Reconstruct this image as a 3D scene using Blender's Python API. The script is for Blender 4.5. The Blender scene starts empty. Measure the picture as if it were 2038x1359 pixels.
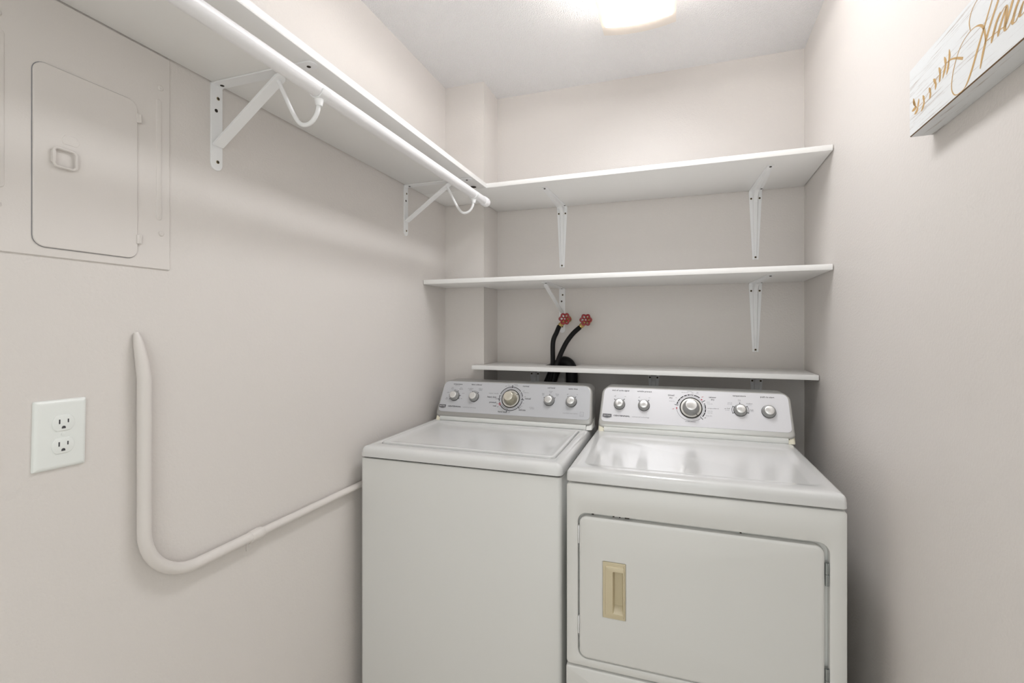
import bpy, bmesh, math, random
from mathutils import Vector, Matrix

# ------------------------------------------------------------------ camera, world, exposure
SC = bpy.context.scene
COL = SC.collection
H = 1.33                      # eye height above the floor
F_PX = 943.4
cam_d = bpy.data.cameras.new('camera'); cam = bpy.data.objects.new('camera', cam_d); COL.objects.link(cam)
cam_d.sensor_fit = 'HORIZONTAL'; cam_d.sensor_width = 36.0
cam_d.lens = 36.0 * F_PX / 2038
cam_d.shift_y = -27.3 / 2038
cam_d.clip_start = 0.01
cam.location = (0, 0, H)
cam.rotation_euler = (math.pi / 2, 0, math.radians(18.73))
SC.camera = cam
SC.view_settings.view_transform = 'Standard'
SC.view_settings.look = 'None'
SC.view_settings.exposure = 0.14
SC.view_settings.gamma = 1.0
SC.view_settings.use_curve_mapping = False
SC.cycles.max_bounces = 10
SC.cycles.diffuse_bounces = 6
SC.cycles.glossy_bounces = 5
SC.cycles.sample_clamp_indirect = 6

world = bpy.data.worlds.new('daylight_hall'); SC.world = world; world.use_nodes = True
bgn = world.node_tree.nodes['Background']
bgn.inputs['Color'].default_value = (0.97, 1.0, 0.985, 1)
bgn.inputs['Strength'].default_value = 1.95
LAMP = 16.0
BULB = 30.0

# ------------------------------------------------------------------ materials
def srgb(r, g, b):
    def c(v):
        v /= 255.0
        return v / 12.92 if v <= 0.04045 else ((v + 0.055) / 1.055) ** 2.4
    return (c(r), c(g), c(b), 1.0)

def mat(name, col, rough=0.5, metal=0.0, coat=0.0, spec=0.5, bump=None, vary=None):
    m = bpy.data.materials.new(name); m.use_nodes = True
    nt = m.node_tree; p = nt.nodes['Principled BSDF']
    p.inputs['Base Color'].default_value = col
    p.inputs['Roughness'].default_value = rough
    p.inputs['Metallic'].default_value = metal
    p.inputs['Coat Weight'].default_value = coat
    p.inputs['Coat Roughness'].default_value = 0.08
    p.inputs['Specular IOR Level'].default_value = spec
    tc = nt.nodes.new('ShaderNodeTexCoord')
    if bump:
        scale, strength, detail, dist = bump
        n = nt.nodes.new('ShaderNodeTexNoise'); n.inputs['Scale'].default_value = scale; n.inputs['Detail'].default_value = detail
        b = nt.nodes.new('ShaderNodeBump'); b.inputs['Strength'].default_value = strength; b.inputs['Distance'].default_value = dist
        nt.links.new(tc.outputs['Object'], n.inputs['Vector'])
        nt.links.new(n.outputs['Fac'], b.inputs['Height'])
        nt.links.new(b.outputs['Normal'], p.inputs['Normal'])
    if vary:
        scale, amt = vary
        n2 = nt.nodes.new('ShaderNodeTexNoise'); n2.inputs['Scale'].default_value = scale; n2.inputs['Detail'].default_value = 3
        mx = nt.nodes.new('ShaderNodeMix'); mx.data_type = 'RGBA'
        mx.inputs[6].default_value = tuple(c * (1 - amt) for c in col[:3]) + (1,)
        mx.inputs[7].default_value = tuple(min(1, c * (1 + amt)) for c in col[:3]) + (1,)
        nt.links.new(tc.outputs['Object'], n2.inputs['Vector'])
        nt.links.new(n2.outputs['Fac'], mx.inputs[0])
        nt.links.new(mx.outputs[2], p.inputs['Base Color'])
    return m

M = {}
WALL = (0.697, 0.665, 0.639, 1)
M['wall'] = mat('wall_paint', WALL, 0.45, spec=0.35, bump=(170, 0.16, 2, 0.006), vary=(2.5, 0.015))
M['painted'] = mat('painted_steel', WALL, 0.42, spec=0.4, bump=(300, 0.05, 2, 0.003))
M['floor'] = mat('vinyl_floor', (0.60, 0.55, 0.49, 1), 0.4, vary=(6, 0.08))
M['shelf'] = mat('white_melamine', (0.86, 0.86, 0.85, 1), 0.33, vary=(8, 0.01))
M['wmetal'] = mat('white_powder_coat', (0.87, 0.88, 0.89, 1), 0.35)
M['rod'] = mat('white_vinyl_sleeve', (0.86, 0.86, 0.88, 1), 0.28)
M['enamel'] = mat('white_enamel', (0.685, 0.688, 0.670, 1), 0.30, spec=0.4, bump=(420, 0.03, 1, 0.002))
M['enameltop'] = mat('glossy_white_enamel', (0.65, 0.655, 0.652, 1), 0.15, coat=0.2, spec=0.5)
M['cream'] = mat('cream_plastic', (0.58, 0.51, 0.35, 1), 0.35)
M['creamcap'] = mat('pale_cream_plastic', (0.80, 0.77, 0.63, 1), 0.4)
M['whitecap'] = mat('white_plastic_cap', (0.80, 0.81, 0.79, 1), 0.4)
M['gap_ring_shadow'] = mat('dark_gap_ring_shadow', (0.03, 0.028, 0.025, 1), 0.8)  # dark seams and dial rings, plus the shadow painted round knob bases
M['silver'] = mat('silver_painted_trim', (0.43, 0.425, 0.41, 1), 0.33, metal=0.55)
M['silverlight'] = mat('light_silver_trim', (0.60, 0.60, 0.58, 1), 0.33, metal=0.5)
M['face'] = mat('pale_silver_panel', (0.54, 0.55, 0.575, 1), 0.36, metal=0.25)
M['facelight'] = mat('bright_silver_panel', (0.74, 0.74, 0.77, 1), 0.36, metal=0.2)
M['ink'] = mat('black_ink', (0.02, 0.02, 0.025, 1), 0.6)
M['ink2'] = mat('grey_ink', (0.10, 0.10, 0.11, 1), 0.6)
M['ink3'] = mat('pale_grey_ink', (0.26, 0.26, 0.28, 1), 0.6)
M['inkred'] = mat('red_ink', (0.45, 0.03, 0.06, 1), 0.6)
M['badge'] = mat('badge_grey', (0.13, 0.13, 0.14, 1), 0.35, metal=0.3)
M['badgetext'] = mat('badge_silver', (0.65, 0.65, 0.67, 1), 0.35, metal=0.5)
M['knob'] = mat('knob_grey', (0.36, 0.36, 0.35, 1), 0.35, metal=0.45)
M['knobchamp'] = mat('knob_champagne', (0.42, 0.39, 0.30, 1), 0.3, metal=0.6)
M['skirt'] = mat('dial_skirt', (0.72, 0.71, 0.68, 1), 0.25, metal=0.6)
M['hinge'] = mat('zinc_hinge', (0.33, 0.36, 0.36, 1), 0.35, metal=0.8)
M['brass'] = mat('brass', (0.52, 0.38, 0.14, 1), 0.32, metal=0.9)
M['screw'] = mat('brass_screw', (0.30, 0.24, 0.13, 1), 0.35, metal=0.8)
M['hole'] = mat('dark_hole', (0.025, 0.018, 0.012, 1), 0.8)
M['rubber'] = mat('black_rubber', (0.006, 0.006, 0.007, 1), 0.5, spec=0.25)
M['red'] = mat('red_enamel', (0.27, 0.008, 0.012, 1), 0.32, coat=0.15)
M['outlet'] = mat('white_nylon', (0.80, 0.83, 0.81, 1), 0.3)
M['slot'] = mat('outlet_slot', (0.05, 0.05, 0.055, 1), 0.7)
M['gold'] = mat('gold_paint', (0.50, 0.31, 0.11, 1), 0.5)
M['brown'] = mat('bare_wood_edge', (0.20, 0.12, 0.06, 1), 0.7)

def ceiling_mat():
    m = bpy.data.materials.new('popcorn_ceiling'); m.use_nodes = True
    nt = m.node_tree; p = nt.nodes['Principled BSDF']
    p.inputs['Base Color'].default_value = (0.88, 0.88, 0.89, 1); p.inputs['Roughness'].default_value = 0.7
    tc = nt.nodes.new('ShaderNodeTexCoord')
    v = nt.nodes.new('ShaderNodeTexVoronoi'); v.inputs['Scale'].default_value = 270
    n = nt.nodes.new('ShaderNodeTexNoise'); n.inputs['Scale'].default_value = 230; n.inputs['Detail'].default_value = 4
    mul = nt.nodes.new('ShaderNodeMath'); mul.operation = 'SUBTRACT'
    b = nt.nodes.new('ShaderNodeBump'); b.inputs['Strength'].default_value = 0.55; b.inputs['Distance'].default_value = 0.006
    nt.links.new(tc.outputs['Object'], v.inputs['Vector']); nt.links.new(tc.outputs['Object'], n.inputs['Vector'])
    nt.links.new(n.outputs['Fac'], mul.inputs[0]); nt.links.new(v.outputs['Distance'], mul.inputs[1])
    nt.links.new(mul.outputs[0], b.inputs['Height']); nt.links.new(b.outputs['Normal'], p.inputs['Normal'])
    return m
M['ceiling'] = ceiling_mat()

def brushed_cap(name, col):
    # spun metal: the brightness of the turning marks varies with the angle round the cap's own axis
    m = mat(name, col, 0.28, metal=0.85)
    nt = m.node_tree; p = nt.nodes['Principled BSDF']
    tan = nt.nodes.new('ShaderNodeTangent'); tan.direction_type = 'RADIAL'; tan.axis = 'Y'
    p.inputs['Anisotropic'].default_value = 0.7
    nt.links.new(tan.outputs[0], p.inputs['Tangent'])
    return m
M['cap'] = brushed_cap('spun_aluminium', (0.80, 0.80, 0.79, 1))
M['capchamp'] = brushed_cap('spun_champagne', (0.78, 0.75, 0.66, 1))

def sign_mat():
    m = bpy.data.materials.new('distressed_white_wood'); m.use_nodes = True
    nt = m.node_tree; p = nt.nodes['Principled BSDF']; p.inputs['Roughness'].default_value = 0.6
    tc = nt.nodes.new('ShaderNodeTexCoord'); mp = nt.nodes.new('ShaderNodeMapping')
    mp.inputs['Scale'].default_value = (60, 2.2, 110)
    n = nt.nodes.new('ShaderNodeTexNoise'); n.inputs['Scale'].default_value = 2.2; n.inputs['Detail'].default_value = 7; n.inputs['Roughness'].default_value = 0.72
    r = nt.nodes.new('ShaderNodeValToRGB')
    r.color_ramp.elements[0].position = 0.33; r.color_ramp.elements[0].color = (0.36, 0.30, 0.25, 1)
    r.color_ramp.elements[1].position = 0.45; r.color_ramp.elements[1].color = (0.72, 0.74, 0.75, 1)
    nt.links.new(tc.outputs['Object'], mp.inputs['Vector']); nt.links.new(mp.outputs['Vector'], n.inputs['Vector'])
    nt.links.new(n.outputs['Fac'], r.inputs['Fac']); nt.links.new(r.outputs['Color'], p.inputs['Base Color'])
    return m
M['sign'] = sign_mat()

def emit_mat(name, col, strength, base=(0.8, 0.78, 0.74, 1), trans=0.0):
    m = bpy.data.materials.new(name); m.use_nodes = True
    nt = m.node_tree; p = nt.nodes['Principled BSDF']
    p.inputs['Base Color'].default_value = base; p.inputs['Roughness'].default_value = 0.3
    p.inputs['Emission Color'].default_value = col; p.inputs['Emission Strength'].default_value = strength
    if trans:
        out = nt.nodes['Material Output']
        t = nt.nodes.new('ShaderNodeBsdfTranslucent'); t.inputs['Color'].default_value = base
        mx = nt.nodes.new('ShaderNodeMixShader'); mx.inputs[0].default_value = trans
        nt.links.new(p.outputs[0], mx.inputs[1]); nt.links.new(t.outputs[0], mx.inputs[2]); nt.links.new(mx.outputs[0], out.inputs['Surface'])
    return m
M['shade'] = emit_mat('lit_frosted_glass', (0.985, 0.985, 1.0, 1), LAMP)
M['rim'] = emit_mat('frosted_glass_dim_edge', (1.0, 0.95, 0.9, 1), 0.0, (0.88, 0.83, 0.775, 1), 0.10)  # tan non-glowing copy of the glass, imitating dimmer light at its edges
M['bulb'] = emit_mat('bulb', (1.0, 0.98, 0.97, 1), BULB)

# ------------------------------------------------------------------ mesh helpers
class MB:
    def __init__(s, xf=None):
        s.v = []; s.f = []; s.mi = []; s.mats = []; s.xf = xf
    def _m(s, m):
        m = M[m] if isinstance(m, str) else m
        if m not in s.mats: s.mats.append(m)
        return s.mats.index(m)
    def add(s, verts, faces, m):
        k = len(s.v); i = s._m(m)
        for p in verts:
            p = Vector(p)
            s.v.append(s.xf(p) if s.xf else p)
        for f in faces:
            s.f.append([k + q for q in f]); s.mi.append(i)
    def from_bm(s, bm, m):
        bm.verts.index_update()
        s.add([v.co.copy() for v in bm.verts], [[v.index for v in f.verts] for f in bm.faces], m); bm.free()
    def box(s, x0, x1, y0, y1, z0, z1, m, bevel=0.0, seg=2):
        bm = bmesh.new(); bmesh.ops.create_cube(bm, size=1)
        for v in bm.verts:
            v.co = Vector(((x0 + x1) / 2 + v.co.x * (x1 - x0), (y0 + y1) / 2 + v.co.y * (y1 - y0), (z0 + z1) / 2 + v.co.z * (z1 - z0)))
        if bevel: bmesh.ops.bevel(bm, geom=bm.edges[:], offset=bevel, segments=seg, affect='EDGES', profile=0.5)
        s.from_bm(bm, m)
    def loft(s, loops, m, cap0=True, cap1=True):
        n = len(loops[0]); vs = [p for L in loops for p in L]; fs = []; ms = m if isinstance(m, list) else [m] * (len(loops) - 1)
        k = len(s.v)
        i0 = s._m(ms[0])
        for p in vs:
            p = Vector(p); s.v.append(s.xf(p) if s.xf else p)
        for j in range(len(loops) - 1):
            mi = s._m(ms[j])
            for i in range(n):
                a = k + j * n + i; b = k + j * n + (i + 1) % n
                s.f.append([a, b, b + n, a + n]); s.mi.append(mi)
        if cap0: s.f.append([k + i for i in range(n)][::-1]); s.mi.append(s._m(ms[0]))
        if cap1: s.f.append([k + (len(loops) - 1) * n + i for i in range(n)]); s.mi.append(s._m(ms[-1]))
    def tube(s, path, r, m, n=14, caps=True):
        P = [Vector(p) for p in path]; R = r if isinstance(r, (list, tuple)) else [r] * len(P)
        loops = []; prev = None
        for i, p in enumerate(P):
            t = (P[min(i + 1, len(P) - 1)] - P[max(i - 1, 0)]).normalized()
            if prev is None:
                u = t.orthogonal().normalized()
            else:
                u = (prev - t * prev.dot(t)).normalized()
            prev = u; w = t.cross(u)
            loops.append([p + (u * math.cos(2 * math.pi * k / n) + w * math.sin(2 * math.pi * k / n)) * R[i] for k in range(n)])
        s.loft(loops, m, caps, caps)
    def lathe(s, prof, org, axis, m, n=40):
        o = Vector(org); a = Vector(axis).normalized(); u = a.orthogonal().normalized(); w = a.cross(u)
        ms = m if isinstance(m, list) else [m] * (len(prof) - 1)
        loops = [[o + a * h + (u * math.cos(2 * math.pi * k / n) + w * math.sin(2 * math.pi * k / n)) * max(r, 1e-5) for k in range(n)] for r, h in prof]
        s.loft(loops, ms, True, True)
    def build(s, name, parent=None, label=None, smooth=35):
        root = parent
        while root is not None and root.parent is not None: root = root.parent
        off = root['_loc'] if root is not None else None
        off = Vector(off) if off is not None else Vector((0, 0, 0))
        if root is None and s.v:
            lo = [min(v[i] for v in s.v) for i in range(3)]; hi = [max(v[i] for v in s.v) for i in range(3)]
            off = Vector(((lo[0] + hi[0]) / 2, (lo[1] + hi[1]) / 2, lo[2]))
        me = bpy.data.meshes.new(name)
        me.from_pydata([tuple(v - off) for v in s.v], [], s.f)
        for q in s.mats: me.materials.append(q)
        me.polygons.foreach_set('material_index', s.mi)
        bm = bmesh.new(); bm.from_mesh(me); bmesh.ops.recalc_face_normals(bm, faces=bm.faces[:]); bm.to_mesh(me); bm.free()
        me.polygons.foreach_set('use_smooth', [True] * len(me.polygons))
        me.set_sharp_from_angle(angle=math.radians(smooth))
        o = bpy.data.objects.new(name, me); COL.objects.link(o)
        if parent is not None: o.parent = parent
        else:
            o.location = off; o['_loc'] = tuple(off)
        if label: o['label'] = label
        return o

def thing(name, label, cat, loc, group=None):
    o = bpy.data.objects.new(name, None); COL.objects.link(o); o.empty_display_size = 0.05
    o.location = loc; o['_loc'] = tuple(loc); o['label'] = label; o['category'] = cat
    if group: o['group'] = group
    return o
def tag(o, label, cat, group=None):
    o['label'] = label; o['category'] = cat
    if group: o['group'] = group
    return o
def struct(mb, name):
    o = mb.build(name); o['kind'] = 'structure'; return o
def dup(root, loc, label):
    r = root.copy(); COL.objects.link(r); r.location = loc; r['label'] = label; r['_loc'] = tuple(loc)
    for ch in list(root.children):
        c = ch.copy(); COL.objects.link(c); c.parent = r
        for g in list(ch.children):
            d = g.copy(); COL.objects.link(d); d.parent = c
    return r

def rr(x0, x1, y0, y1, r, inset=0.0, n=6):
    """rounded rectangle, counter-clockwise; r is one radius or (lower left, lower right, upper right, upper left)"""
    R = [r] * 4 if not isinstance(r, (list, tuple)) else list(r)
    x0 += inset; x1 -= inset; y0 += inset; y1 -= inset
    R = [max(0.0008, q - inset) for q in R]
    cs = [(x0 + R[0], y0 + R[0], R[0], 180), (x1 - R[1], y0 + R[1], R[1], 270), (x1 - R[2], y1 - R[2], R[2], 0), (x0 + R[3], y1 - R[3], R[3], 90)]
    out = []
    for cx, cy, q, a in cs:
        for k in range(n + 1):
            t = math.radians(a + 90 * k / n)
            out.append((cx + q * math.cos(t), cy + q * math.sin(t)))
    return out
def smooth_path(pts, k=8):
    P = [Vector(p) for p in pts]; out = []
    for i in range(len(P) - 1):
        p0 = P[max(i - 1, 0)]; p1 = P[i]; p2 = P[i + 1]; p3 = P[min(i + 2, len(P) - 1)]
        for j in range(k):
            t = j / k
            out.append(0.5 * ((2 * p1) + (p2 - p0) * t + (2 * p0 - 5 * p1 + 4 * p2 - p3) * t * t + (3 * p1 - p0 - 3 * p2 + p3) * t ** 3))
    out.append(P[-1]); return out
def prism(poly, z0, z1, m, mb, bevel=0.0, which=None):
    bm = bmesh.new()
    vb = [bm.verts.new((x, y, z0)) for x, y in poly]; vt = [bm.verts.new((x, y, z1)) for x, y in poly]
    n = len(poly)
    bm.faces.new(vb[::-1]); bm.faces.new(vt)
    for i in range(n): bm.faces.new((vb[i], vb[(i + 1) % n], vt[(i + 1) % n], vt[i]))
    if bevel: bmesh.ops.bevel(bm, geom=bm.edges[:], offset=bevel, segments=2, affect='EDGES', profile=0.5)
    mb.from_bm(bm, m)

# ------------------------------------------------------------------ the room
XL, XC, YC, YB, XR = -1.055, -0.851, 2.093, 2.277, 0.5232
ZC = H + 1.171
YF = -0.35                                            # inner face of the wall with the doorway, behind the camera
TR = math.tan(math.radians(1.9))
def xr(y): return XR + (y - YB) * TR                  # the right wall is not quite square to the others
T = 0.10
b = MB(); b.box(XL - T - 1.2, XR + T + 1.2, -2.4, YB + T, -0.08, 0, 'floor'); struct(b, 'floor')
b = MB(); prism([(XL - T, YF - T), (xr(YF - T) + T, YF - T), (xr(YB + T) + T, YB + T), (XL - T, YB + T)], ZC, ZC + 0.08, 'ceiling', b); struct(b, 'ceiling')
b = MB(); b.box(XL - T, XL, YF - T, YB + T, 0, ZC, 'wall'); struct(b, 'wall_left')
b = MB(); b.box(XL, XR, YB, YB + T, 0, ZC, 'wall'); struct(b, 'wall_back')
b = MB(); prism([(xr(YF - T), YF - T), (xr(YF - T) + T, YF - T), (xr(YB + T) + T, YB + T), (xr(YB + T), YB + T)], 0, ZC, 'wall', b); struct(b, 'wall_right')
b = MB(); b.box(XL, XC, YC, YB, 0, ZC, 'wall', 0.0); struct(b, 'wall_corner')
b = MB(xf=lambda p: Vector((p.x, p.z, p.y)))
prism([(XL, 0), (-0.66, 0), (-0.66, 2.25), (0.36, 2.25), (0.36, 0), (xr(YF), 0), (xr(YF), ZC), (XL, ZC)], YF - T, YF, 'wall', b); struct(b, 'wall_front')

# ------------------------------------------------------------------ ceiling light
LX0, LX1, LY0, LY1, LZ = -0.2425, 0.0115, 0.865, 1.785, H + 1.090  # unseen near end lengthened towards the camera to even out the room's light
lcx, lcy = (LX0 + LX1) / 2, (LY0 + LY1) / 2
light = thing('ceiling_light', 'long frosted glass ceiling light glowing on the textured ceiling', 'light', (lcx, lcy, ZC))
b = MB(); b.box(lcx - 0.095, lcx + 0.095, LY0 + 0.03, LY1 - 0.04, ZC - 0.016, ZC, 'wmetal', 0.004); b.build('ceiling_pan', light)
def shade_z(a, c): return LZ - 0.013 * (1 - a * a) - 0.013 * (1 - c * c)
def shade_patch(a0, a1, c0, c1, m, mb, nx=10, ny=10, _u=0.0, top=None):
    th = 0.005
    vs = []; fs = []
    for k in (0, 1):
        for j in range(ny + 1):
            for i in range(nx + 1):
                a = a0 + (a1 - a0) * i / nx; c = c0 + (c1 - c0) * j / ny
                vs.append((lcx + a * (LX1 - LX0) / 2, lcy + c * (LY1 - LY0) / 2, shade_z(a, c) + th * k))
    q = (nx + 1) * (ny + 1)
    for k in (0, 1):
        for j in range(ny):
            for i in range(nx):
                p = k * q + j * (nx + 1) + i
                fs.append([p, p + 1, p + nx + 2, p + nx + 1])
    def wall(i0, j0, i1, j1):
        p = j0 * (nx + 1) + i0; r = j1 * (nx + 1) + i1
        fs.append([p, r, r + q, p + q])
    for i in range(nx): wall(i, 0, i + 1, 0); wall(i, ny, i + 1, ny)
    for j in range(ny): wall(0, j, 0, j + 1); wall(nx, j, nx, j + 1)
    nb = nx * ny
    mb.add(vs, fs[:nb] + fs[2 * nb:], m); mb.add(vs, fs[nb:2 * nb], top or m)
KX, KY = 0.90, 0.880
b = MB(); shade_patch(-KX, KX, -KY, KY, 'shade', b, 10, 24, 0.0, 'rim'); b.build('shade', light)
b = MB()
shade_patch(-1, 1, KY, 1, 'rim', b, 20, 3); shade_patch(-1, 1, -1, -KY, 'rim', b, 20, 3)
shade_patch(-1, -KX, -KY, KY, 'rim', b, 3, 24); shade_patch(KX, 1, -KY, KY, 'rim', b, 3, 24)
b.build('shade_dim_edge', light)
for sx in (-0.055, 0.055):
    b = MB(); b.tube([(lcx + sx, LY0 + 0.07, LZ + 0.034), (lcx + sx, LY1 - 0.07, LZ + 0.034)], 0.0125, 'bulb', 16); b.build('lamp_tube', light)
for sy in (LY0 + 0.055, LY1 - 0.065):
    b = MB(); b.box(lcx - 0.080, lcx + 0.080, sy, sy + 0.010, LZ + 0.018, ZC - 0.012, 'wmetal', 0.002); b.build('lamp_holder', light)

# ------------------------------------------------------------------ shelves
ZU, ZM, ZLW = H + 0.592, H + 0.1935, H - 0.1945       # undersides
TH = 0.0195
G = 0.003
def uf(x): return 1.8735 + (x - XL) * (1.8386 - 1.8735) / (0.5087 - XL)      # front edge of the two deep back shelves
b = MB(); prism([(XL + 0.004, YF + 0.03), (-0.7475, YF + 0.03), (-0.7475, uf(-0.7475) - 0.0008), (XL + 0.004, uf(XL) - 0.0008)], ZU, ZU + TH, 'shelf', b, 0.0015)
o = tag(b.build('closet_shelf'), 'long white closet shelf above the hanging rod on the left wall', 'shelf', None)
b = MB(); b.lathe([(0.013, 0), (0.013, -0.0015), (0.0095, -0.0025), (0, -0.0025)], (-0.795, 1.835, ZU + 0.0002), (0, 0, 1), 'hole', 24)
b.build('cable_hole', o, 'dark round hole plug')
def notched(front, name, label, z, x0=XL + G, xe=None, notch=None):
    xe = xe or (lambda y: xr(y) - G)
    pts = [(x0, front(x0)), (xe(1.84), front(xe(1.84))), (xe(YB - G), YB - G)]
    if notch: pts += [(notch[1], YB - G), (notch[1], notch[2]), (notch[0], notch[2]), (notch[0], YB - G)]
    pts += [(XC + G, YB - G), (XC + G, YC - G)]
    if x0 < XC: pts += [(x0, YC - G)]
    b = MB(); prism(pts, z, z + TH, 'shelf', b, 0.0018)
    return tag(b.build(name), label, 'shelf', 'white shelves on the back wall')
notched(uf, 'wall_shelf', 'topmost white shelf on the back wall, meeting the left closet shelf in the corner', ZU)
notched(uf, 'wall_shelf', 'middle white back wall shelf just above the red valve handles', ZM)
def lf(x): return 2.034 + (x + 0.87) * (2.0216 - 2.034) / 1.385
XLL = -0.889
pts = [(XLL, lf(XLL)), (xr(2.02) - G, lf(xr(2.02))), (xr(YB) - G, YB - G), (-0.418, YB - G), (-0.418, 2.140), (-0.564, 2.140), (-0.564, YB - G), (XC + G, YB - G), (XC + G, YC - G), (XLL, YC - G)]
b = MB(); prism(pts, ZLW, ZLW + TH, 'shelf', b, 0.0018)
tag(b.build('wall_shelf'), 'narrow lowest white shelf running just above the washer and dryer consoles', 'shelf', 'white shelves on the back wall')

# ------------------------------------------------------------------ closet rod and its brackets
RX, RZ, RR = -0.745, H + 0.528, 0.0168
rod = thing('closet_rod', 'white hanging rod under the front edge of the left closet shelf', 'rod', (RX, 0.7, RZ))
b = MB(); b.tube([(RX, YF + 0.04, RZ), (RX, 1.842, RZ)], RR, 'rod', 32); b.build('pole', rod)
b = MB(); b.lathe([(0.0178, -0.012), (0.0192, -0.010), (0.0192, 0.020), (0.0180, 0.026), (0.0130, 0.0285), (0, 0.0285)], (RX, 1.836, RZ), (0, 1, 0), 'rod', 32); b.build('end_cap', rod)

def strip(mb, p0, p1, w, th, m, up, bevel=0.0008):
    """flat bar from p0 to p1 in the (a, h) plane, w wide along b, th thick towards up"""
    a0, h0 = p0; a1, h1 = p1
    d = Vector((a1 - a0, 0, h1 - h0)); L = d.length; d.normalize(); nn = Vector((-d.z, 0, d.x)) * up
    def P(t, s, k): v = Vector((a0, 0, h0)) + d * t + nn * k; return (v.x, s, v.z)
    n = 6; loop = [(0, -w / 2)] + [(L - w / 2 + w / 2 * math.sin(math.pi * q / 2 / n), -w / 2 * math.cos(math.pi * q / 2 / n)) for q in range(n + 1)]
    loop += [(t, -s) for t, s in loop[::-1][1:]]
    lo = []
    for k, ins in ((0, 0), (th - bevel, 0), (th, bevel)):
        cx = L / 2
        lo.append([P(cx + (t - cx) * (1 - 2 * ins / L), s * (1 - 2 * ins / w), k) for t, s in loop])
    mb.loft(lo, m)
def screw_at(mb, a, bb, h, axis, r=0.0042, m='screw'):
    mb.lathe([(r, -0.0005), (r, 0.0006), (r * 0.7, 0.0014), (0, 0.0015)], (a, bb, h), axis, [m, m, 'hole'], 14)

def closet_bracket(root, xf, z0, arm, hook=True, plate_h=0.209, brace_a=0.205, brace_h=0.145, low=0.147):
    """white steel bracket: a = out of the wall, b = along the wall, z; z0 = underside of the shelf"""
    w = 0.031 if hook else 0.030
    b = MB(xf)
    strip(b, (0.0002, z0 - 0.0012), (0.0002, z0 - plate_h), w, 0.0032, 'wmetal', 1)
    strip(b, (0.0004, z0 - 0.0004), (arm, z0 - 0.0004), w, 0.0032, 'wmetal', -1)
    b.tube([(0.0028, -w / 2, z0 - 0.0028), (0.0028, w / 2, z0 - 0.0028)], 0.0026, 'wmetal', 10)
    b.build('angle_plate', root)
    b = MB(xf)
    strip(b, (0.0050, z0 - low), (brace_a, z0 - 0.008), w * 0.86 if hook else w * 0.55, 0.006, 'wmetal', -1)
    b.build('brace', root)
    for hh, bb in ((0.033, 0.003), (0.188, 0.002)):
        b = MB(xf); screw_at(b, 0.0034, bb, z0 - hh, (1, 0, 0)); b.build('screw', root)
    for aa in (0.018, arm - 0.022):
        b = MB(xf); screw_at(b, aa, 0.002, z0 - 0.0036, (0, 0, -1), 0.0046, 'hole'); b.build('screw', root)
    b = MB(xf); screw_at(b, 0.0034, -0.002, z0 - 0.064, (1, 0, 0), 0.0042, 'hole'); b.build('screw_hole', root)
    if hook:
        b = MB(xf)
        pth = smooth_path([(0.190, 0, z0 - 0.018), (0.2, 0, z0 - 0.036), (0.228, 0, z0 - 0.090), (0.250, 0, z0 - 0.124), (0.268, 0, z0 - 0.1345), (0.288, 0, z0 - 0.130), (0.303, 0, z0 - 0.112), (0.308, 0, z0 - 0.088)], 5)
        b.tube(pth, 0.0048, 'wmetal', 12)
        cxa, cz = RX - XL, z0 - (ZU - RZ)
        lo = []
        for q in range(15):
            t = math.radians(185 + 170 * q / 14)
            lo.append([(cxa + rad * math.cos(t), s, cz + rad * math.sin(t)) for rad, s in ((RR + 0.0004, -0.011), (RR + 0.0036, -0.011), (RR + 0.0036, 0.011), (RR + 0.0004, 0.011))])
        b.loft(lo, 'wmetal')
        b.lathe([(0.007, 0), (0.0105, 0.016), (0.0105, 0.019)], (0.308, 0, z0 - 0.098), (0, 0, 1), 'wmetal', 16)
        b.build('hook', root)
def left_xf(yc):
    return lambda p: Vector((XL + p.x, yc + p.y, p.z))
def back_xf(xc):
    return lambda p: Vector((xc + p.y, YB - p.x, p.z))
r1 = thing('rod_bracket', 'white steel rod bracket nearest the electrical panel', 'bracket', (XL, 0.863, ZU), 'shelf and rod brackets on the left wall')
closet_bracket(r1, left_xf(0.863), ZU, 0.300)
dup(r1, (XL, 1.729, ZU), 'white steel rod bracket by the back corner, close to the rod end')
r3 = thing('shelf_bracket', 'flat white braced bracket behind the red valves under the middle shelf', 'bracket', (-0.5125, YB, ZM))
closet_bracket(r3, back_xf(-0.5125), ZM, 0.345, hook=False, plate_h=0.218, brace_a=0.325, low=0.115)

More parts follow.
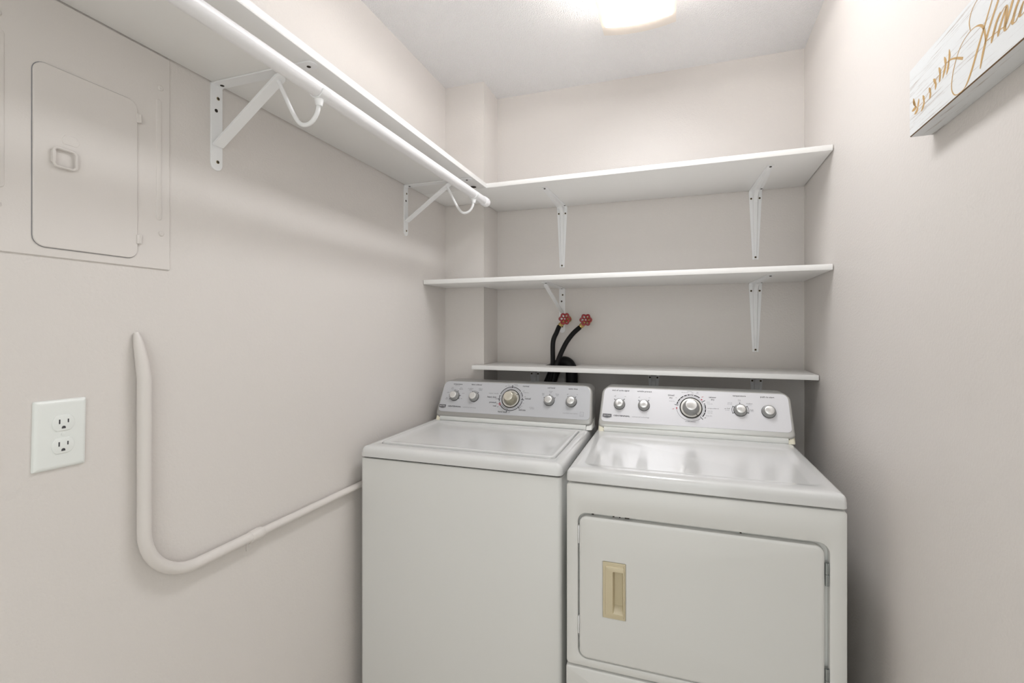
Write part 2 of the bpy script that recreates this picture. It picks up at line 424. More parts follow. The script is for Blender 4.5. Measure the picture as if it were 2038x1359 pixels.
# ------------------------------------------------------------------ pressed steel brackets
def pressed_bracket(root, xf, z0, leg, arm, w0=0.0255, w1=0.0115):
    prof = []
    NL, NC, NA = 12, 10, 12
    def flange(s):              # s 0..1 leg, 1..2 corner, 2..3 arm ; returns (a, h) on the wall / under the shelf
        rc = 0.012
        if s <= 1: return (0.0, z0 - leg + (leg - rc) * s)
        if s <= 2:
            t = (s - 1) * math.pi / 2
            return (rc - rc * math.cos(t), z0 - rc + rc * math.sin(t))
        return (rc + (arm - rc) * (s - 2), z0)
    def ridge(s):
        hgt = 0.0075; rc = 0.050
        if s <= 1: return (hgt * min(1, 0.35 + s * 3), z0 - leg + (leg - rc) * s)
        if s <= 2:
            t = (s - 1) * math.pi / 2
            return (hgt + (rc - rc * math.cos(t)), z0 - hgt - (rc - rc * math.sin(t)))
        return (rc + hgt + (arm - rc - hgt) * (s - 2), z0 - hgt * min(1, 0.35 + (3 - s) * 3))
    ss = [q / NL for q in range(NL)] + [1 + q / NC for q in range(NC)] + [2 + q / NA for q in range(NA + 1)]
    loops = []
    for s in ss:
        a, h = flange(s); ra, rh = ridge(s)
        if s <= 1: k = s; na, nh = 1, 0
        elif s <= 2:
            k = 1; t = (s - 1) * math.pi / 2; na, nh = math.cos(t), -math.sin(t)
        else: k = 3 - s; na, nh = 0, -1
        w = w1 + (w0 - w1) * k; rw = w * 0.50; tw = w * 0.30
        fa, fh = a + na * 0.0018, h + nh * 0.0018
        a += na * 0.0002; h += nh * 0.0002
        loops.append([(a, -w, h), (fa, -w, fh), (fa, -rw, fh), (ra, -tw, rh), (ra, tw, rh), (fa, rw, fh), (fa, w, fh), (a, w, h)])
    b = MB(xf); b.loft(loops, 'wmetal'); b.build('bracket_body', root, smooth=25)
    for bb, hh in ((-0.0165, 0.034), (0.0165, 0.034), (0, leg - 0.009)):
        b = MB(xf); screw_at(b, 0.0020 if bb else 0.0048, bb, z0 - hh, (1, 0, 0), 0.0042); b.build('screw', root)
    for bb, aa in ((0, arm - 0.006), (0.019, 0.030)):
        b = MB(xf); screw_at(b, aa, bb, z0 - (0.0048 if not bb else 0.0018), (0, 0, -1), 0.0045, 'hole'); b.build('screw', root)
GB = 'pressed steel brackets on the back wall'
p1 = thing('shelf_bracket', 'pressed steel bracket under the topmost back shelf, the one nearer the hanging rod end', 'bracket', (-0.5125, YB, ZU), GB)
pressed_bracket(p1, back_xf(-0.5125), ZU, 0.297, 0.342)
dup(p1, (0.338, YB, ZU), 'pressed steel bracket under the topmost back shelf, the one nearer the right wall')
dup(p1, (0.338, YB, ZM), 'pressed steel bracket under the middle back shelf near the right wall')
s1 = thing('shelf_bracket', 'small bracket under the lowest shelf behind the washer, left of the black hoses', 'bracket', (-0.651, YB, ZLW), GB)
pressed_bracket(s1, back_xf(-0.651), ZLW, 0.20, 0.15)
dup(s1, (-0.083, YB, ZLW), 'small bracket under the lowest shelf behind the left end of the dryer console')
dup(s1, (0.342, YB, ZLW), 'small bracket under the lowest shelf behind the right end of the dryer console')

# ------------------------------------------------------------------ electrical panel (left wall)
def wall_xf(d0=0.0):
    # local x = along the wall (world y), local y = up (world z), local z = out of the wall
    return lambda p: Vector((XL + d0 + p.z, p.x, p.y))
def L3(loop, z): return [(x, y, z) for x, y in loop]
panel = thing('electrical_panel', 'wall-coloured breaker panel with ring pull door below the closet shelf', 'electrical panel', (XL, 0.597, H + 0.1267))
b = MB(wall_xf())
P0 = (0.4450, 0.7490, H + 0.1267, H + 0.5905)
b.loft([L3(rr(*P0, 0.002), 0.0002), L3(rr(*P0, 0.002), 0.0022), L3(rr(*P0, 0.002, 0.0012), 0.0032)], 'painted')
for yc in (0.7251, 0.4690):
    R0 = (yc - 0.0062, yc + 0.0062, H + 0.232, H + 0.494)
    b.loft([L3(rr(*R0, 0.006), 0.0030), L3(rr(*R0, 0.006, 0.0012), 0.0045), L3(rr(*R0, 0.006, 0.003), 0.0050)], 'painted')
b.build('cover_plate', panel)
b = MB(wall_xf())
D0 = (0.5110, 0.6805, H + 0.1430, H + 0.4675); dr = 0.018
b.loft([L3(rr(*D0, dr, -0.0012), 0.0034), L3(rr(*D0, dr, -0.0012), 0.0036)], 'ink3')
b.loft([L3(rr(*D0, dr), 0.0036), L3(rr(*D0, dr), 0.0056), L3(rr(*D0, dr, 0.0012), 0.0066)], 'painted')
hx = [(0.553, H + 0.334), (0.575, H + 0.334), (0.5795, H + 0.342), (0.574, H + 0.352), (0.556, H + 0.352), (0.5505, H + 0.342)]
b.loft([L3(hx, 0.0064), L3([(0.565 + (x - 0.565) * 0.93, H + 0.343 + (y - H - 0.343) * 0.93) for x, y in hx], 0.0073)], 'painted')
door = b.build('door', panel)
b = MB(wall_xf())
ring = [(x, y, 0.0115) for x, y in rr(0.5370, 0.5715, H + 0.2895, H + 0.3225, 0.007)]
b.tube(ring + ring[:2], 0.0024, 'painted', 10, False)
b.box(0.5345, 0.5400, H + 0.2950, H + 0.3170, 0.0064, 0.0140, 'painted', 0.0015)
b.build('ring_pull', door)
for hz in (0.4335, 0.1830):
    b = MB(wall_xf())
    b.box(0.6775, 0.6880, H + hz - 0.0095, H + hz + 0.0095, 0.0040, 0.0088, 'painted', 0.0014)
    b.tube([(0.6845, H + hz - 0.0085, 0.0088), (0.6845, H + hz + 0.0085, 0.0088)], 0.0019, 'painted', 8)
    b.build('hinge', door)
for yy, zz in ((0.7285, 0.5190), (0.7300, 0.2045), (0.4660, 0.5190), (0.4660, 0.2045)):
    b = MB(wall_xf())
    b.lathe([(0.0058, 0), (0.0058, 0.0012), (0.0042, 0.0026), (0, 0.0030)], (yy, H + zz, 0.0030), (0, 0, 1), 'painted', 18)
    b.box(yy - 0.0035, yy + 0.0035, H + zz - 0.0005, H + zz + 0.0005, 0.0056, 0.0063, 'painted')
    b.build('screw', panel)

# ------------------------------------------------------------------ outlet
outlet = thing('power_outlet', 'white duplex power outlet on the left wall below the breaker panel', 'outlet', (XL, 0.551, H - 0.254))
def out_xf(p):
    t = math.radians(-1.0); cy, cz = 0.5510, H - 0.1925
    x, y = p.x - cy, p.y - cz
    return Vector((XL + p.z, cy + x * math.cos(t) - y * math.sin(t), cz + x * math.sin(t) + y * math.cos(t)))
b = MB(out_xf)
O0 = (0.5115, 0.5905, H - 0.2545, H - 0.1300)
b.loft([L3(rr(*O0, 0.003), 0.0002), L3(rr(*O0, 0.003, 0.0003), 0.0025), L3(rr(*O0, 0.003, 0.0020), 0.0046), L3(rr(*O0, 0.003, 0.0050), 0.0060), L3(rr(*O0, 0.003, 0.0075), 0.0064)], 'outlet')
b.build('cover_plate', outlet)
for zz in (H - 0.1725, H - 0.2130):
    b = MB(out_xf); yc = 0.5535
    def face(r, k):
        out = []
        for q in range(40):
            t = 2 * math.pi * q / 40
            x, y = r * math.cos(t), max(-0.0142 * k, min(0.0142 * k, r * math.sin(t)))
            out.append((yc + x, zz + y))
        return out
    b.loft([L3(face(0.0172, 1), 0.0060), L3(face(0.0172, 1), 0.0068), L3(face(0.0166, 0.97), 0.0078), L3(face(0.0158, 0.93), 0.0081)], 'outlet')
    b.box(yc - 0.0075, yc - 0.0053, zz - 0.0012, zz + 0.0068, 0.0076, 0.00825, 'slot')
    b.box(yc + 0.0057, yc + 0.0077, zz + 0.0000, zz + 0.0066, 0.0076, 0.00825, 'slot')
    g = [(yc + 0.0030 * math.cos(t), zz - 0.0082 + 0.0030 * math.sin(t)) for t in [math.pi * q / 10 for q in range(11)]] + [(yc - 0.003, zz - 0.0100), (yc + 0.003, zz - 0.0100)]
    b.loft([L3(g, 0.0076), L3(g, 0.00825)], 'slot')
    b.build('receptacle', outlet)
b = MB(out_xf); b.lathe([(0.0034, 0), (0.0034, 0.0008), (0, 0.0014)], (0.5540, H - 0.1927, 0.0063), (0, 0, 1), 'outlet', 16); b.build('screw', outlet)

# ------------------------------------------------------------------ conduit
con = thing('conduit_pipe', 'wall-coloured conduit pipe bending across the left wall towards the washer', 'pipe', (XL, 0.69, H - 0.545))
CX = XL + 0.0162; cyv = 0.6865; Rb = 0.118; czh = H - 0.5425
path = [(XL + 0.0048, 0.6780, H - 0.010), (XL + 0.0076, 0.6785, H - 0.019), (XL + 0.0102, 0.6805, H - 0.038), (XL + 0.0135, 0.6840, H - 0.070), (CX, cyv, H - 0.105), (CX, cyv, H - 0.25), (CX, cyv, czh + Rb)]
for q in range(1, 15):
    t = math.pi / 2 * q / 14
    path.append((CX, cyv + Rb - Rb * math.cos(t), czh + Rb - Rb * math.sin(t)))
for yy in (0.88, 0.955): path.append((CX, yy, czh - (yy - 0.80) * 0.006))
b = MB(); b.tube(path, [0.0042, 0.0070, 0.0096, 0.0116] + [0.0126] * (len(path) - 4), 'painted', 20); b.build('bent_pipe', con)
y0, z0 = 0.955, czh - 0.001
b = MB(); b.tube([(CX, y0, z0), (CX, 1.40, czh - 0.008), (CX, 2.02, czh - 0.014)], 0.0108, 'painted', 20); b.build('straight_pipe', con)
b = MB(); b.lathe([(0.0128, 0), (0.0142, 0.001), (0.0142, 0.010), (0.0150, 0.014), (0.0158, 0.026), (0.0145, 0.036), (0.0110, 0.042)], (CX, 0.945, z0), (0, 1, -0.01), 'painted', 22); b.build('coupling', con)
b = MB(); b.box(XL + 0.0002, XL + 0.003, 0.948, 0.966, z0 - 0.040, z0 - 0.008, 'painted', 0.001)
b.lathe([(0.005, 0), (0.0045, 0.0025), (0, 0.003)], (XL + 0.003, 0.958, z0 - 0.026), (1, 0, 0), 'painted', 14); b.build('strap', con)

# ------------------------------------------------------------------ water valves, hoses
def valve(x, z, name_label):
    yv = 2.196
    t = thing('water_valve', name_label, 'valve', (x, YB, z), 'red handled water valves above the washer')
    b = MB()
    b.lathe([(0.016, 0), (0.016, -0.006), (0.010, -0.010), (0.010, -0.030), (0.0125, -0.034), (0.0125, -0.052), (0.009, -0.056), (0.009, -0.066), (0.0045, -0.068), (0.0045, -0.086), (0, -0.086)], (x, YB, z), (0, 1, 0), 'brass', 18)
    d = Vector((-0.70, -0.12, -0.70)).normalized(); o = Vector((x, YB - 0.043, z))
    b.tube([o, o + d * 0.030], 0.0095, 'brass', 16)
    b.build('valve_body', t)
    b = MB(); n = 72
    ax = Vector((0.10, -1.0, 0.06)).normalized(); u = Vector((1, 0, 0)); u = (u - ax * u.dot(ax)).normalized(); w = ax.cross(u)
    c = Vector((x, YB - 0.084, z))
    rim = [c + (u * math.cos(q * 2 * math.pi / n) + w * math.sin(q * 2 * math.pi / n)) * (0.0225 + 0.0030 * math.cos(6 * q * 2 * math.pi / n)) for q in range(n)]
    b.tube(rim + rim[:1], 0.0046, 'red', 10, False)
    b.lathe([(0.008, -0.006), (0.009, -0.003), (0.009, 0.003), (0.006, 0.006), (0, 0.006)], c, ax, 'red', 18)
    for k in range(6):
        a = k * math.pi / 3 + 0.5
        e = u * math.cos(a) + w * math.sin(a)
        b.tube([c + e * 0.006, c + e * 0.021], 0.0033, 'red', 8)
    b.build('handwheel', t)
    b = MB(); b.lathe([(0.0035, 0), (0.0035, 0.002), (0, 0.003)], c + ax * 0.006, ax, 'hinge', 12); b.build('nut', t)
    return o + d * 0.030, d
VX1, VX2, VZ1, VZ2 = -0.481, -0.3820, H + 0.0420, H + 0.0365
e1, d1 = valve(VX1, VZ1, 'red handled brass water valve in front of the braced shelf bracket')
e2, d2 = valve(VX2, VZ2, 'red handled brass water valve with bare wall behind it, right of the other')
def hose(start, d, pts, label):
    t = thing('water_hose', label, 'hose', tuple(pts[-1]), 'black water hoses')
    b = MB(); b.tube([start - d * 0.010, start + d * 0.012], 0.0118, 'brass', 8)
    b.tube([start + d * 0.010, start + d * 0.026], 0.0105, 'brass', 16); b.build('coupling', t)
    b = MB(); b.tube(smooth_path([start + d * 0.020] + [Vector(p) for p in pts], 8), 0.0112, 'rubber', 14); b.build('tube', t)
hose(e1, d1, [(-0.524, 2.208, H - 0.022), (-0.5395, 2.199, H - 0.070), (-0.5410, 2.197, H - 0.18), (-0.553, 2.182, H - 0.26), (-0.60, 2.10, H - 0.40)], 'black rubber hose dropping straight from the left red valve')
hose(e2, d2, [(-0.447, 2.205, H - 0.030), (-0.478, 2.198, H - 0.075), (-0.502, 2.176, H - 0.135), (-0.518, 2.165, H - 0.19), (-0.530, 2.145, H - 0.27), (-0.538, 2.09, H - 0.40)], 'black rubber hose curving down from the right red valve')
b = MB()
b.tube(smooth_path([(-0.610, 2.247, H - 0.45), (-0.592, 2.247, H - 0.33), (-0.560, 2.245, H - 0.250), (-0.535, 2.243, H - 0.195), (-0.505, 2.240, H - 0.168), (-0.478, 2.238, H - 0.170), (-0.459, 2.234, H - 0.200), (-0.455, 2.232, H - 0.26), (-0.455, 2.232, H - 0.55)], 8), 0.0285, 'rubber', 20)
tag(b.build('drain_hose'), 'thick black drain hose looping over behind the lowest shelf', 'hose')

# ------------------------------------------------------------------ appliances
VH = Vector((0, 0.07, 0.146)).normalized(); NH = Vector((0, -VH.z, VH.y)); O_ = Vector((0, 1.87, H - 0.384))
def face_xf(p): return O_ + Vector((1, 0, 0)) * p.x + VH * p.y + NH * p.z
def text_faces(mb, body, cx, cy, width, m, z, bold=0.0, xf=None, tall=1.0):
    cu = bpy.data.curves.new('txt', 'FONT'); cu.body = body; cu.resolution_u = 2; cu.offset = bold
    ob = bpy.data.objects.new('txt', cu); COL.objects.link(ob)
    me = ob.evaluated_get(bpy.context.evaluated_depsgraph_get()).to_mesh()
    vs = [v.co.copy() for v in me.vertices]; fs = [list(p.vertices) for p in me.polygons]
    ob.to_mesh_clear() if False else None
    bpy.data.objects.remove(ob); bpy.data.curves.remove(cu)
    if not vs: return
    x0 = min(v.x for v in vs); x1 = max(v.x for v in vs)
    s = width / (x1 - x0)
    mb.add([(cx + (v.x - (x0 + x1) / 2) * s, cy + (v.y - 0.28) * s * tall, z) for v in vs], fs, m)
def arc_ring(mb, cx, cy, r0, r1, a0, a1, z, m, n=None):
    n = n or max(2, int(abs(a1 - a0) / 5))
    vs = []; fs = []
    for q in range(n + 1):
        t = math.radians(a0 + (a1 - a0) * q / n)
        vs += [(cx + r0 * math.cos(t), cy + r0 * math.sin(t), z), (cx + r1 * math.cos(t), cy + r1 * math.sin(t), z)]
    for q in range(n): fs.append([2 * q, 2 * q + 1, 2 * q + 3, 2 * q + 2])
    mb.add(vs, fs, m)
def tick(mb, cx, cy, a, r0, r1, w, z, m):
    e = Vector((math.cos(math.radians(a)), math.sin(math.radians(a)), 0)); s = Vector((-e.y, e.x, 0)) * w / 2; c = Vector((cx, cy, z))
    mb.add([c + e * r0 - s, c + e * r1 - s, c + e * r1 + s, c + e * r0 + s], [[0, 1, 2, 3]], m)
INK = {0: ('ink', 0.012), 1: ('ink2', 0.0), 2: ('ink3', 0.0), 3: ('ink', 0.03), 4: ('inkred', 0.01)}
def console(root, u0, u1, texts, face_m, cx, knobs, big_m, cap_m, marks, badge_u, end_mats, tp0=0.009, tp1=0.009):
    uc = (u0 + u1) / 2
    def tap(x, y): return x + (tp0 if x < uc else -tp1) * max(0.0, y) / 0.166 * min(1.0, abs(x - uc) / (0.42 * (u1 - u0)))
    shell = (u0, u1, -0.003, 0.1665); rad = (0.020, 0.020, 0.032, 0.032)
    b = MB()
    S = lambda ins, z, dy=0: [face_xf(Vector((tap(x, y), y, z))) + Vector((0, dy, 0)) for x, y in rr(*shell, rad, ins)]
    b.loft([S(0.004, -0.010, 0.085), S(0.0, -0.010, 0.080), S(0.0, -0.010), S(0.0010, -0.0055), S(0.0045, -0.0018), S(0.0090, 0.0)], 'silver' if face_m == 'face' else 'silverlight')
    con = b.build('control_console', root, 'silver control console')
    b = MB(face_xf)
    FP = (u0 + 0.0095, u1 - 0.0095, 0.0185, 0.1590); fr = (0.016, 0.016, 0.022, 0.022)
    TP = lambda L: [(tap(x, y), y) for x, y in L]
    b.loft([L3(TP(rr(*FP, fr)), -0.001), L3(TP(rr(*FP, fr)), 0.0008), L3(TP(rr(*FP, fr, 0.0010)), 0.0016)], face_m)
    z = 0.0019
    for t, x, y, w, k in texts:
        m, bold = INK[k]
        text_faces(b, t, x, y, w, m, z, bold, tall=0.72 if k == 3 else 1.0)
    marks(b, z)
    b.build('control_face', con)
    for (x, y, r) in knobs:
        b = MB(face_xf)
        k = r / 0.0215
        b.lathe([(r * 1.05, 0.0016), (r * 1.05, 0.004), (r, 0.005), (r * 0.97, 0.012), (r * 0.76, 0.0215), (r * 0.70, 0.0234), (r * 0.64, 0.0240), (0, 0.0234)], (x, y, 0), (0, 0, 1), ['gap_ring_shadow', 'gap_ring_shadow', 'knob', 'knob', 'knob', 'cap', 'cap'], 40)  # dark foot ring stands in for the knob's contact shadow
        b.build('knob', con)
    b = MB(face_xf); y = 0.0905
    b.lathe([(0.0405, 0.0016), (0.0405, 0.0040), (0.0370, 0.0046), (0.0365, 0.0042), (0.0300, 0.0046), (0.0296, 0.0060), (0.0285, 0.0150), (0.0210, 0.0385), (0.0192, 0.0415), (0.0178, 0.0420), (0, 0.0412)], (cx, y, 0), (0, 0, 1), ['gap_ring_shadow', 'gap_ring_shadow', 'gap_ring_shadow', 'skirt', 'gap_ring_shadow', big_m, big_m, big_m, cap_m, cap_m], 56)
    tick(b, cx, y, -52 if cx > -0.3 else 35, 0.0305, 0.0365, 0.0028, 0.0048, 'ink')
    b.build('timer_dial', con)
    bu, bv = badge_u, 0.0415
    b = MB(face_xf)
    sh = lambda k: [(bu + x * k, bv + yy * k) for x, yy in ((-0.0170, 0.0078), (0.0170, 0.0078), (0.0172, -0.0048), (0.0085, -0.0082), (0, -0.0094), (-0.0085, -0.0082), (-0.0172, -0.0048))]
    b.loft([L3(sh(1.08), 0.0014), L3(sh(1.08), 0.0024), L3(sh(1.02), 0.0028)], 'badgetext')
    b.loft([L3(sh(0.98), 0.0026), L3(sh(0.98), 0.0031)], 'badge')
    text_faces(b, 'MAYTAG', bu, bv + 0.0008, 0.0265, 'badgetext', 0.0034, 0.02)
    arc = [(bu - 0.0150, bv - 0.0046, 0.0034), (bu, bv - 0.0078, 0.0034), (bu + 0.0150, bv - 0.0046, 0.0034), (bu + 0.0150, bv - 0.0055, 0.0034), (bu, bv - 0.0086, 0.0034), (bu - 0.0150, bv - 0.0055, 0.0034)]
    b.add(arc, [[0, 1, 4, 5], [1, 2, 3, 4]], 'badgetext')
    b.build('badge', con)
    zb = H - 0.4048
    b = MB(); b.box(u0 + 0.024, u1 - 0.024, 1.8680, 1.955, zb + 0.0014, H - 0.3865, 'whitecap', 0.001)
    b.box(u0 + 0.02, u1 - 0.02, 1.878, 1.950, zb - 0.002, zb + 0.003, 'gap_ring_shadow'); b.build('base_strip', con)
    for s, (ux, em) in ((-1, (u0, end_mats[0])), (1, (u1, end_mats[1]))):
        xa, xb = (ux + 0.001, ux + 0.0235) if s < 0 else (ux - 0.0235, ux - 0.001)
        rds = (0.012, 0.001, 0.001, 0.001) if s < 0 else (0.001, 0.012, 0.001, 0.001)
        b = MB()
        q = (xa, xb, 1.8675, 1.955); q2 = (xa, xb, 1.8860, 1.955)
        lp = lambda ins, zz: [(x, yy, zz) for x, yy in rr(*q, rds, ins)]
        b.loft([lp(0.0, zb + 0.0006), [(x, yy, H - 0.368) for x, yy in rr(*q2, rds)]], em)
        hx = xb - 0.0012 if s < 0 else xa + 0.0012
        b.box(hx - 0.0011, hx + 0.0011, 1.8665, 1.8700, H - 0.3895, H - 0.3875, 'hole')
        b.build('end_cap', con)
    return con

WT= [('temperature', -0.9093, 0.1455, 0.0433, 0), ('wash/rinse', -0.9116, 0.1387, 0.0242, 2), ('hot', -0.8809, 0.0794, 0.0076, 1), ('warm', -0.8762, 0.1045, 0.0123, 1), ('cold', -0.9507, 0.1048, 0.01, 1), ('tap', -0.9516, 0.0814, 0.0074, 1), ('cold', -0.9524, 0.0752, 0.0099, 1), ('cool', -0.9321, 0.1289, 0.0096, 1), ('warm', -0.9331, 0.123, 0.0122, 1), ('warm', -0.8908, 0.129, 0.0107, 1), ('warm', -0.8907, 0.1234, 0.0171, 1), ('fabric softener', -0.8185, 0.1464, 0.0502, 0), ('no softener', -0.8443, 0.1277, 0.0258, 1), ('added', -0.8446, 0.1215, 0.0139, 1), ('softener', -0.7968, 0.1285, 0.0192, 1), ('added', -0.7974, 0.1224, 0.0146, 1), ('CENTENNIAL', -0.9062, 0.0428, 0.0636, 3), ('commercial technology', -0.8358, 0.0421, 0.0633, 2), ('heavy duty', -0.7389, 0.0939, 0.0417, 0), ('prewash', -0.7305, 0.0705, 0.0319, 0), ('soak', -0.7199, 0.0554, 0.0161, 0), ('hand wash', -0.6807, 0.0314, 0.0405, 0), ('off', -0.7176, 0.086, 0.0073, 1), ('off', -0.7113, 0.065, 0.0072, 1), ('off', -0.7056, 0.0522, 0.0072, 1), ('off', -0.6514, 0.0308, 0.007, 1), ('super wash', -0.7335, 0.1107, 0.0438, 2), ('off', -0.6821, 0.1449, 0.0073, 1), ('normal', -0.6691, 0.1517, 0.0121, 2), ('wash', -0.6693, 0.1465, 0.0101, 2), ('off', -0.653, 0.1494, 0.0072, 1), ('heavy', -0.6379, 0.1538, 0.015, 1), ('wash', -0.6333, 0.148, 0.0139, 2), ('normal', -0.5922, 0.1483, 0.0276, 0), ('off', -0.6001, 0.1262, 0.0063, 1), ('wrinkle free', -0.5878, 0.1198, 0.0238, 1), ('off', -0.5909, 0.1015, 0.0062, 1), ('casual', -0.5772, 0.0944, 0.0252, 0), ('light', -0.5933, 0.0733, 0.0081, 2), ('light', -0.5999, 0.061, 0.0081, 2), ('off', -0.6061, 0.0549, 0.0062, 1), ('delicate', -0.5956, 0.044, 0.0299, 0), ('all fabric', -0.5564, 0.0576, 0.021, 2), ('cycles', -0.5539, 0.0528, 0.0191, 2), ('soil level', -0.4809, 0.1457, 0.0313, 0), ('light', -0.513, 0.1198, 0.0099, 1), ('soil', -0.5129, 0.114, 0.008, 1), ('normal', -0.4818, 0.1311, 0.0155, 1), ('soil', -0.4821, 0.1253, 0.0083, 1), ('heavy', -0.4531, 0.1197, 0.0142, 1), ('soil', -0.4529, 0.114, 0.0086, 1), ('extra rinse', -0.3887, 0.1452, 0.0384, 0), ('off', -0.4094, 0.121, 0.007, 1), ('on', -0.3701, 0.1217, 0.0055, 1), ('oversized wash basket', -0.3921, 0.0419, 0.0614, 2)]
DT= [('end of cycle signal', -0.1966, 0.1472, 0.0659, 0), ('off', -0.2176, 0.123, 0.0066, 1), ('on', -0.1775, 0.1229, 0.0051, 1), ('wrinkle prevent', -0.1051, 0.1469, 0.0555, 0), ('off', -0.1247, 0.1227, 0.0064, 1), ('on', -0.0861, 0.1225, 0.005, 1), ('CENTENNIAL', -0.1883, 0.0437, 0.0629, 3), ('commercial technology', -0.1175, 0.0433, 0.0644, 2), ('timed', -0.0063, 0.1365, 0.0227, 0), ('dry', -0.0067, 0.1264, 0.0117, 0), ('sensor', 0.1415, 0.1352, 0.0254, 0), ('dry', 0.1416, 0.1262, 0.012, 0), ('off', 0.1062, 0.1349, 0.0062, 4), ('off', 0.0013, 0.083, 0.0064, 4), ('off', 0.1135, 0.0549, 0.0067, 1), ('wrinkle prevent', 0.0624, 0.0373, 0.0364, 1), ('energy preferred', 0.142, 0.0925, 0.0382, 1), ('more', 0.1255, 0.1159, 0.0108, 2), ('more dry', 0.1315, 0.1094, 0.0185, 2), ('very dry', 0.1314, 0.0816, 0.0176, 2), ('less dry', 0.1313, 0.075, 0.016, 2), ('damp dry', 0.1271, 0.0633, 0.0213, 2), ('80 60 50 40', 0.0445, 0.1496, 0.024, 2), ('minutes', 0.0614, 0.1548, 0.0175, 2), ('30', 0.0708, 0.149, 0.0063, 2), ('20', 0.089, 0.1507, 0.0069, 2), ('touch up', 0.0889, 0.1458, 0.0123, 2), ('70', 0.0123, 0.1271, 0.0048, 2), ('heavy dry', -0.003, 0.1133, 0.0194, 2), ('temperature', 0.2326, 0.145, 0.0442, 0), ('low', 0.2328, 0.1292, 0.0089, 1), ('delicate', 0.2326, 0.1247, 0.0086, 2), ('extra low', 0.2001, 0.1173, 0.0158, 1), ('air only', 0.1996, 0.1122, 0.015, 2), ('medium', 0.2654, 0.1174, 0.0198, 1), ('permanent', 0.2658, 0.1124, 0.0132, 2), ('air fluff', 0.1906, 0.0948, 0.0183, 1), ('no heat', 0.1903, 0.0889, 0.0138, 2), ('high', 0.2717, 0.0935, 0.0114, 1), ('normal', 0.272, 0.088, 0.0114, 2), ('push to start', 0.3254, 0.1447, 0.0452, 0)]
def rect_plan(q, r, ins, z): return [(x, y, z) for x, y in rr(*q, r, ins)]
ZB = H - 0.440                                          # underside of both appliance tops

# --- washer
washer = thing('washing_machine', 'white top-loading washing machine on the left, against the left wall', 'washing machine', (-0.66, 1.70, 0))
WQ = (-1.0130, -0.3115, 1.3720, 2.045)
b = MB(); b.loft([rect_plan(WQ, 0.012, 0.004, 0.012), rect_plan(WQ, 0.012, 0.0, 0.016), rect_plan(WQ, 0.012, 0.0, ZB - 0.0085), rect_plan(WQ, 0.012, 0.0012, ZB - 0.0055), rect_plan(WQ, 0.012, 0.004, ZB - 0.0042)], 'enamel')
b.loft([rect_plan(WQ, 0.012, 0.007, ZB - 0.010), rect_plan(WQ, 0.012, 0.007, ZB + 0.002)], 'gap_ring_shadow')
b.build('cabinet', washer)
TQ = (-1.0150, -0.3085, 1.3685, 2.045); LQ = (-0.9780, -0.3455, 1.4320, 1.8560)
b = MB()
b.loft([rect_plan(TQ, 0.018, 0.003, ZB), rect_plan(TQ, 0.018, 0.0, ZB + 0.002), rect_plan(TQ, 0.018, 0.0008, ZB + 0.016), rect_plan(TQ, 0.018, 0.0035, ZB + 0.025), rect_plan(TQ, 0.018, 0.009, ZB + 0.0320), rect_plan(TQ, 0.018, 0.017, ZB + 0.0352), rect_plan(TQ, 0.018, 0.026, ZB + 0.0360),
        rect_plan(LQ, 0.020, -0.006, ZB + 0.0352), rect_plan(LQ, 0.020, 0.0, ZB + 0.0330), rect_plan(LQ, 0.020, 0.001, ZB + 0.018)], 'enameltop')
b.build('top_panel', washer)
b = MB(); Z0 = ZB + 0.018
b.loft([rect_plan(LQ, 0.020, 0.0028, Z0), rect_plan(LQ, 0.020, 0.0028, ZB + 0.0345), rect_plan(LQ, 0.020, 0.0045, ZB + 0.0382), rect_plan(LQ, 0.020, 0.0085, ZB + 0.0398), rect_plan(LQ, 0.020, 0.0130, ZB + 0.0392), rect_plan(LQ, 0.024, 0.022, ZB + 0.0358), rect_plan(LQ, 0.03, 0.034, ZB + 0.0344), rect_plan(LQ, 0.04, 0.055, ZB + 0.0340)], 'enameltop')
b.build('lid', washer)
def wmarks(b, z):
    cx, cy = -0.6523, 0.0905
    segs = [(88, 40), (36, 12), (8, -4), (-8, -40), (-46, -98), (-104, -148), (-152, -160), (-164, -176), (-180, -196), (-200, -270)]
    for a0, a1 in segs: arc_ring(b, cx, cy, 0.0505, 0.0535, a0, a1, z, 'ink')
    for a0, a1 in ((84, -38), (-48, -142), (-190, -268)): arc_ring(b, cx, cy, 0.0452, 0.0463, a0, a1, z, 'ink2')
    for a in (90, -2, -43, -101, 184): tick(b, cx, cy, a, 0.0470, 0.0590, 0.0030, z, 'ink')
    for a in (206, 212): tick(b, cx, cy, a, 0.0480, 0.0580, 0.0030, z, 'inkred')
    for kx, angs in ((-0.9150, (97, 60, 8, -28, 172, 214)), (-0.8218, (116, 50)), (-0.4840, (150, 92, 30)), (-0.3915, (128, 52))):
        for a in angs: tick(b, kx, 0.0905, a, 0.0225, 0.0290, 0.0020, z, 'ink')
    arc_ring(b, -0.8218, 0.0905, 0.0262, 0.0272, 116, 50, z, 'ink2')
    arc_ring(b, -0.9150, 0.0905, 0.0262, 0.0272, 97, 60, z, 'ink2')
    bx, by = -0.3450, 0.0410
    for x0, x1, y0, y1 in ((-0.0075, 0.0075, 0.0085, 0.0092), (-0.0075, 0.0075, -0.0092, -0.0085), (-0.0075, -0.0068, -0.009, 0.009), (0.0068, 0.0075, -0.009, 0.009), (-0.0075, 0.0075, -0.0055, -0.0049), (-0.003, 0.003, 0.0005, 0.0012)):
        b.add([(bx + x0, by + y0, z), (bx + x1, by + y0, z), (bx + x1, by + y1, z), (bx + x0, by + y1, z)], [[0, 1, 2, 3]], 'ink3')
